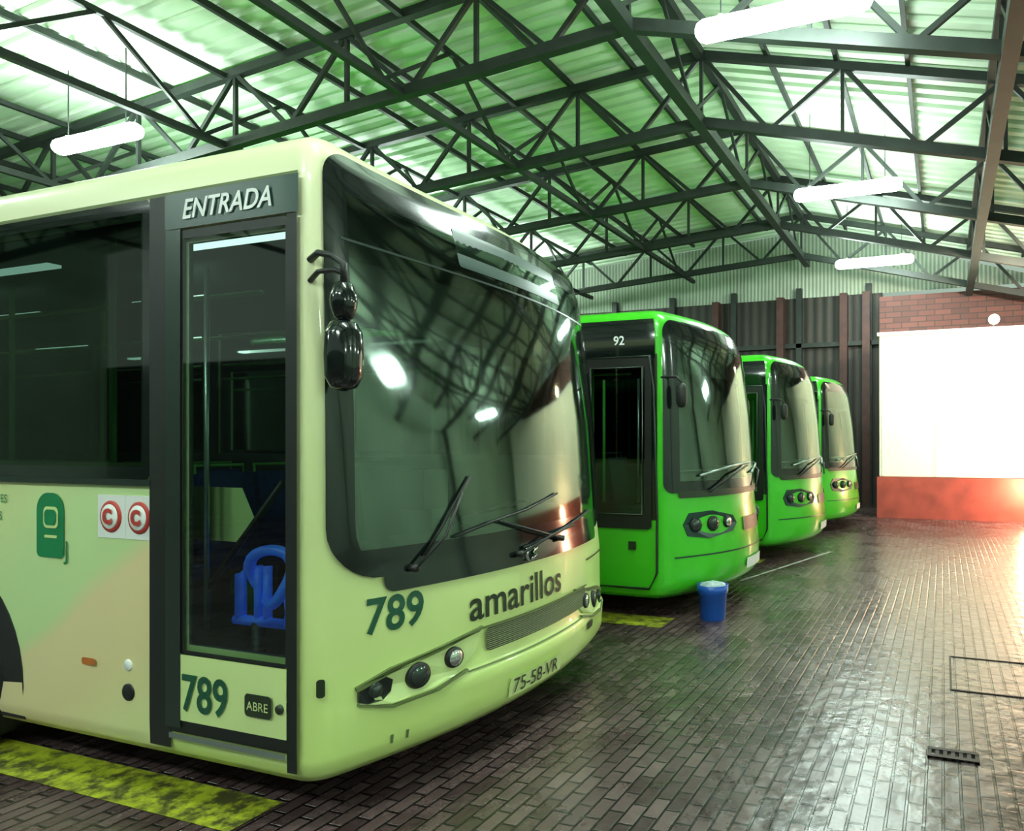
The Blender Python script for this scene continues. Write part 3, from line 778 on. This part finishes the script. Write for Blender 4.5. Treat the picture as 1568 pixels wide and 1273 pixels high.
def truss(y, name='roof_truss'):
    g = Geo()
    for a, c in ((XL, RX), (RX, XR)):
        g.beam((a, y, ztop(a)), (c, y, ztop(c)), 0.10, 0.12, M['steel'])
        g.beam((a, y, zbot(a)), (c, y, zbot(c)), 0.11, 0.14, M['steel'])
    nodes = [RX-1.04*i for i in range(16)][::-1]+[RX+1.04*i for i in range(1, 12)]
    for k in range(len(nodes)-1):
        a, c = nodes[k], nodes[k+1]
        if k % 2 == 0:
            g.beam((a, y, zbot(a)), (c, y, ztop(c)), 0.05, 0.06, M['steel'])
            g.beam((c, y, zbot(c)), (c, y, ztop(c)), 0.05, 0.05, M['steel'])
        else:
            g.beam((a, y, ztop(a)), (c, y, zbot(c)), 0.05, 0.06, M['steel'])
    return g.obj(name)
for y in (-4.0, -0.2, 3.4, 7.1, 9.6, 12.1, 14.6, 17.2): truss(y)
def long_truss(x, big):
    g = Geo(); w = 0.16 if big else 0.09
    g.beam((x, YN, zbot(x)-0.02), (x, YB-1.0, zbot(x)-0.02), w, w, M['steel'])
    g.beam((x, YN, ztop(x)-0.02), (x, YB-1.0, ztop(x)-0.02), w*0.8, w*0.8, M['steel'])
    y = YN; k = 0
    while y < YB-2.3:
        y2 = y+1.25
        if k % 2: g.beam((x, y, zbot(x)), (x, y2, ztop(x)), 0.045, 0.05, M['steel'])
        else: g.beam((x, y, ztop(x)), (x, y2, zbot(x)), 0.045, 0.05, M['steel'])
        y = y2; k += 1
    g.obj('lattice_girder')
for x, big in ((RX, True), (-6.6, False), (-9.8, False), (-13.2, False), (0.60, True), (4.9, False)): long_truss(x, big)
g = Geo()
for x in (-18.5, -17, -15.8, -14.5, -12, -11, -8.7, -7.7, -5.6, -4.5, -2.4, -1.4, -0.45, 1.8, 2.9, 3.9, 6, 7.2):
    g.beam((x, YN, ztop(x)+0.09), (x, YB-1, ztop(x)+0.09), 0.06, 0.09, M['steel'])
g.obj('roof_purlins')
for y in (-4.0, 3.4, 9.6, 17.2):
    for x in (XL+0.25, XR-0.3):
        g = Geo()
        g.box((x-0.1, y-0.1, 0), (x+0.1, y-0.08, zbot(x)), M['steel']); g.box((x-0.1, y+0.08, 0), (x+0.1, y+0.1, zbot(x)), M['steel'])
        g.box((x-0.01, y-0.08, 0), (x+0.01, y+0.08, zbot(x)), M['steel']); g.obj('steel_column')

# ------------------------------------------------------------------ lamps
def lamp(x, y, z, L=1.75):
    g = Geo()
    pts = [(x-L/2, y, z), (x-L/2+0.03, y, z), (x-L/2+0.09, y, z), (x+L/2-0.09, y, z), (x+L/2-0.03, y, z), (x+L/2, y, z)]
    g.tube(pts, [0.04, 0.085, 0.11, 0.11, 0.085, 0.04], M['lamp'], 12)
    for dx in (-L*0.35, L*0.35):
        g.beam((x+dx, y, z+0.10), (x+dx, y, ztop(x+dx)+0.1), 0.012, 0.012, M['steel'])
        g.box((x+dx-0.02, y-0.03, z+0.09), (x+dx+0.02, y+0.03, z+0.13), M['fixt'])
    g.obj('fluorescent_lamp')
for y in (-3.2, 1.75, 6.55, 11.4, 16.1): lamp(-1.5, y, 5.85 if y > 0 else 5.6)
for y in (-3.2, 1.75, 6.2, 11.4, 16.1): lamp(-11.1, y, 5.9)
for y in (-3.2, 1.75, 6.55, 11.4): lamp(6.3, y, 4.0)  # unseen row added to brighten the bus fronts
lamp(-5.0, -3.2, 5.9)  # extra unseen lamp added behind the camera as fill

# ------------------------------------------------------------------ white cabin on red plinth
cab = empty('portable_cabin', (3.3, 17.0, 0))
g = Geo()
g.box((-1.38, 16.02, 0.92), (8.4, 18.0, 4.18), M['cabin'])
bevel(g.obj('cabin_body', cab), 0.03, 2)
g = Geo()
for k in range(9):
    x = -1.3+1.15*k; g.box((x-0.015, 16.0, 0.95), (x+0.015, 16.03, 4.12), M['fixt'])
g.box((-1.42, 15.98, 4.12), (8.44, 18.04, 4.2), M['fixt']); g.obj('cabin_ribs', cab)
g = Geo(); g.box((-1.42, 15.95, 0.0), (8.42, 18.05, 0.92), M['redpaint']); g.obj('cabin_plinth', cab)
g = Geo()
g.beam((1.05, 16.3, 4.2), (1.05, 16.3, 4.38), 0.04, 0.04, M['steel'])
g.lathe([(0.05, -0.1), (0.10, 0.0), (0.12, 0.06)], (1.05, 16.25, 4.42), (0, -0.7, -0.35), M['fixt'], 18)
g.lathe([(0.11, 0.062), (0.09, 0.10), (0.01, 0.12)], (1.05, 16.25, 4.42), (0, -0.7, -0.35), M['warm'], 18)
g.obj('floodlight', cab)
def light(name, kind, loc, e, color, size=0.1, rot=None, spot=None):
    l = bpy.data.lights.new(name, kind); l.energy = e; l.color = color
    l.shadow_soft_size = size
    if spot: l.spot_size = spot; l.spot_blend = 0.7
    o = bpy.data.objects.new(name, l); o.location = loc; 
    if rot: o.rotation_euler = rot
    col.objects.link(o); return o
g = Geo()
g.beam((1.4, 12.1, zbot(1.4)), (1.4, 12.1, 4.95), 0.04, 0.04, M['steel'])
g.lathe([(0.06, -0.12), (0.12, 0.0), (0.14, 0.06)], (1.4, 12.15, 4.85), (0, 0.9, -0.45), M['fixt'], 18)
g.obj('added_projector')  # made-up fixture hung on the truss for the cabin spot
light('cabin_fill_spot', 'SPOT', (1.4, 12.3, 4.78), 1500, (1.0, 0.90, 0.70), 0.12, (math.radians(68), 0, 0), math.radians(115))  # spot added to brighten the cabin face
light('plinth_glow_light', 'POINT', (1.7, 15.35, 0.75), 230, (1.0, 0.62, 0.38), 0.1)

# ------------------------------------------------------------------ floor items
def strip(name, x0, x1, y0, y1, mat, z=0.004):
    mesh_obj(name, [(x0, y0, z), (x1, y0, z), (x1, y1, z), (x0, y1, z)], [(0, 1, 2, 3)], mat)
for yy in (2.10, 5.72, 9.25, 12.7): strip('bay_line', -14, -2.9 if yy < 3 else -2.42, yy, yy+0.26 if yy < 3 else yy+0.36, M['yellow'])
mesh_obj('floor_guide_line', [(-2.35, 8.0, 0.005), (-2.31, 8.0, 0.005), (-1.62, 10.6, 0.005), (-1.67, 10.6, 0.005)], [(0, 1, 2, 3)], M['wline'])
bk = Geo()
bx, by = -2.08, 6.20
bk.lathe([(0.115, 0.0), (0.120, 0.01), (0.135, 0.24), (0.148, 0.25), (0.150, 0.33), (0.140, 0.33), (0.132, 0.26)], (bx, by, 0), (0, 0, 1), M['bucket'], 28, cap=False)
bk.lathe([(0.115, 0.003), (0.001, 0.003)], (bx, by, 0), (0, 0, 1), M['bucket'], 28)
bk.lathe([(0.134, 0.27), (0.12, 0.335), (0.001, 0.365)], (bx, by, 0), (0, 0, 1), M['bucketw'], 28)
bk.tube([(bx+0.152*math.cos(t), by+0.145*math.sin(t)*0.25-0.13*abs(math.sin(t)), 0.29-0.07*math.sin(t)) for t in [math.pi*k/14 for k in range(15)]], 0.006, M['alu'])
bk.obj('bucket')
g = Geo()
for a, c in (((0.05, 4.93), (1.1, 4.93)), ((0.05, 5.7), (1.1, 5.7)), ((0.05, 4.93), (0.05, 5.7)), ((1.1, 4.93), (1.1, 5.7))):
    g.beam((a[0], a[1], 0.003), (c[0], c[1], 0.003), 0.014, 0.006, M['iron'])
g.obj('manhole_cover')
g = Geo()
g.box((-0.08, 3.83, 0.0), (0.18, 3.86, 0.012), M['iron']); g.box((-0.08, 3.92, 0.0), (0.18, 3.95, 0.012), M['iron'])
for k in range(7): g.box((-0.08+0.04*k, 3.83, 0.0), (-0.06+0.04*k, 3.95, 0.010), M['iron'])
g.obj('drain_grate')

# ------------------------------------------------------------------ world, camera
w = bpy.data.worlds.new('World'); scene.world = w; w.use_nodes = True
bg = w.node_tree.nodes['Background']; bg.inputs[0].default_value = (0.72, 0.95, 0.78, 1); bg.inputs[1].default_value = 0.5
cam = bpy.data.cameras.new('Camera'); co = bpy.data.objects.new('Camera', cam); col.objects.link(co)
cam.sensor_width = 36; cam.lens = 24.06; cam.shift_x = -0.189; cam.shift_y = 0.0277
co.location = (0, 0, 1.67); co.rotation_euler = (math.radians(90), 0, math.radians(19.15))
cam.clip_start = 0.05
scene.camera = co
scene.view_settings.view_transform = 'Standard'
scene.view_settings.look = 'None'
scene.view_settings.exposure = 0.1
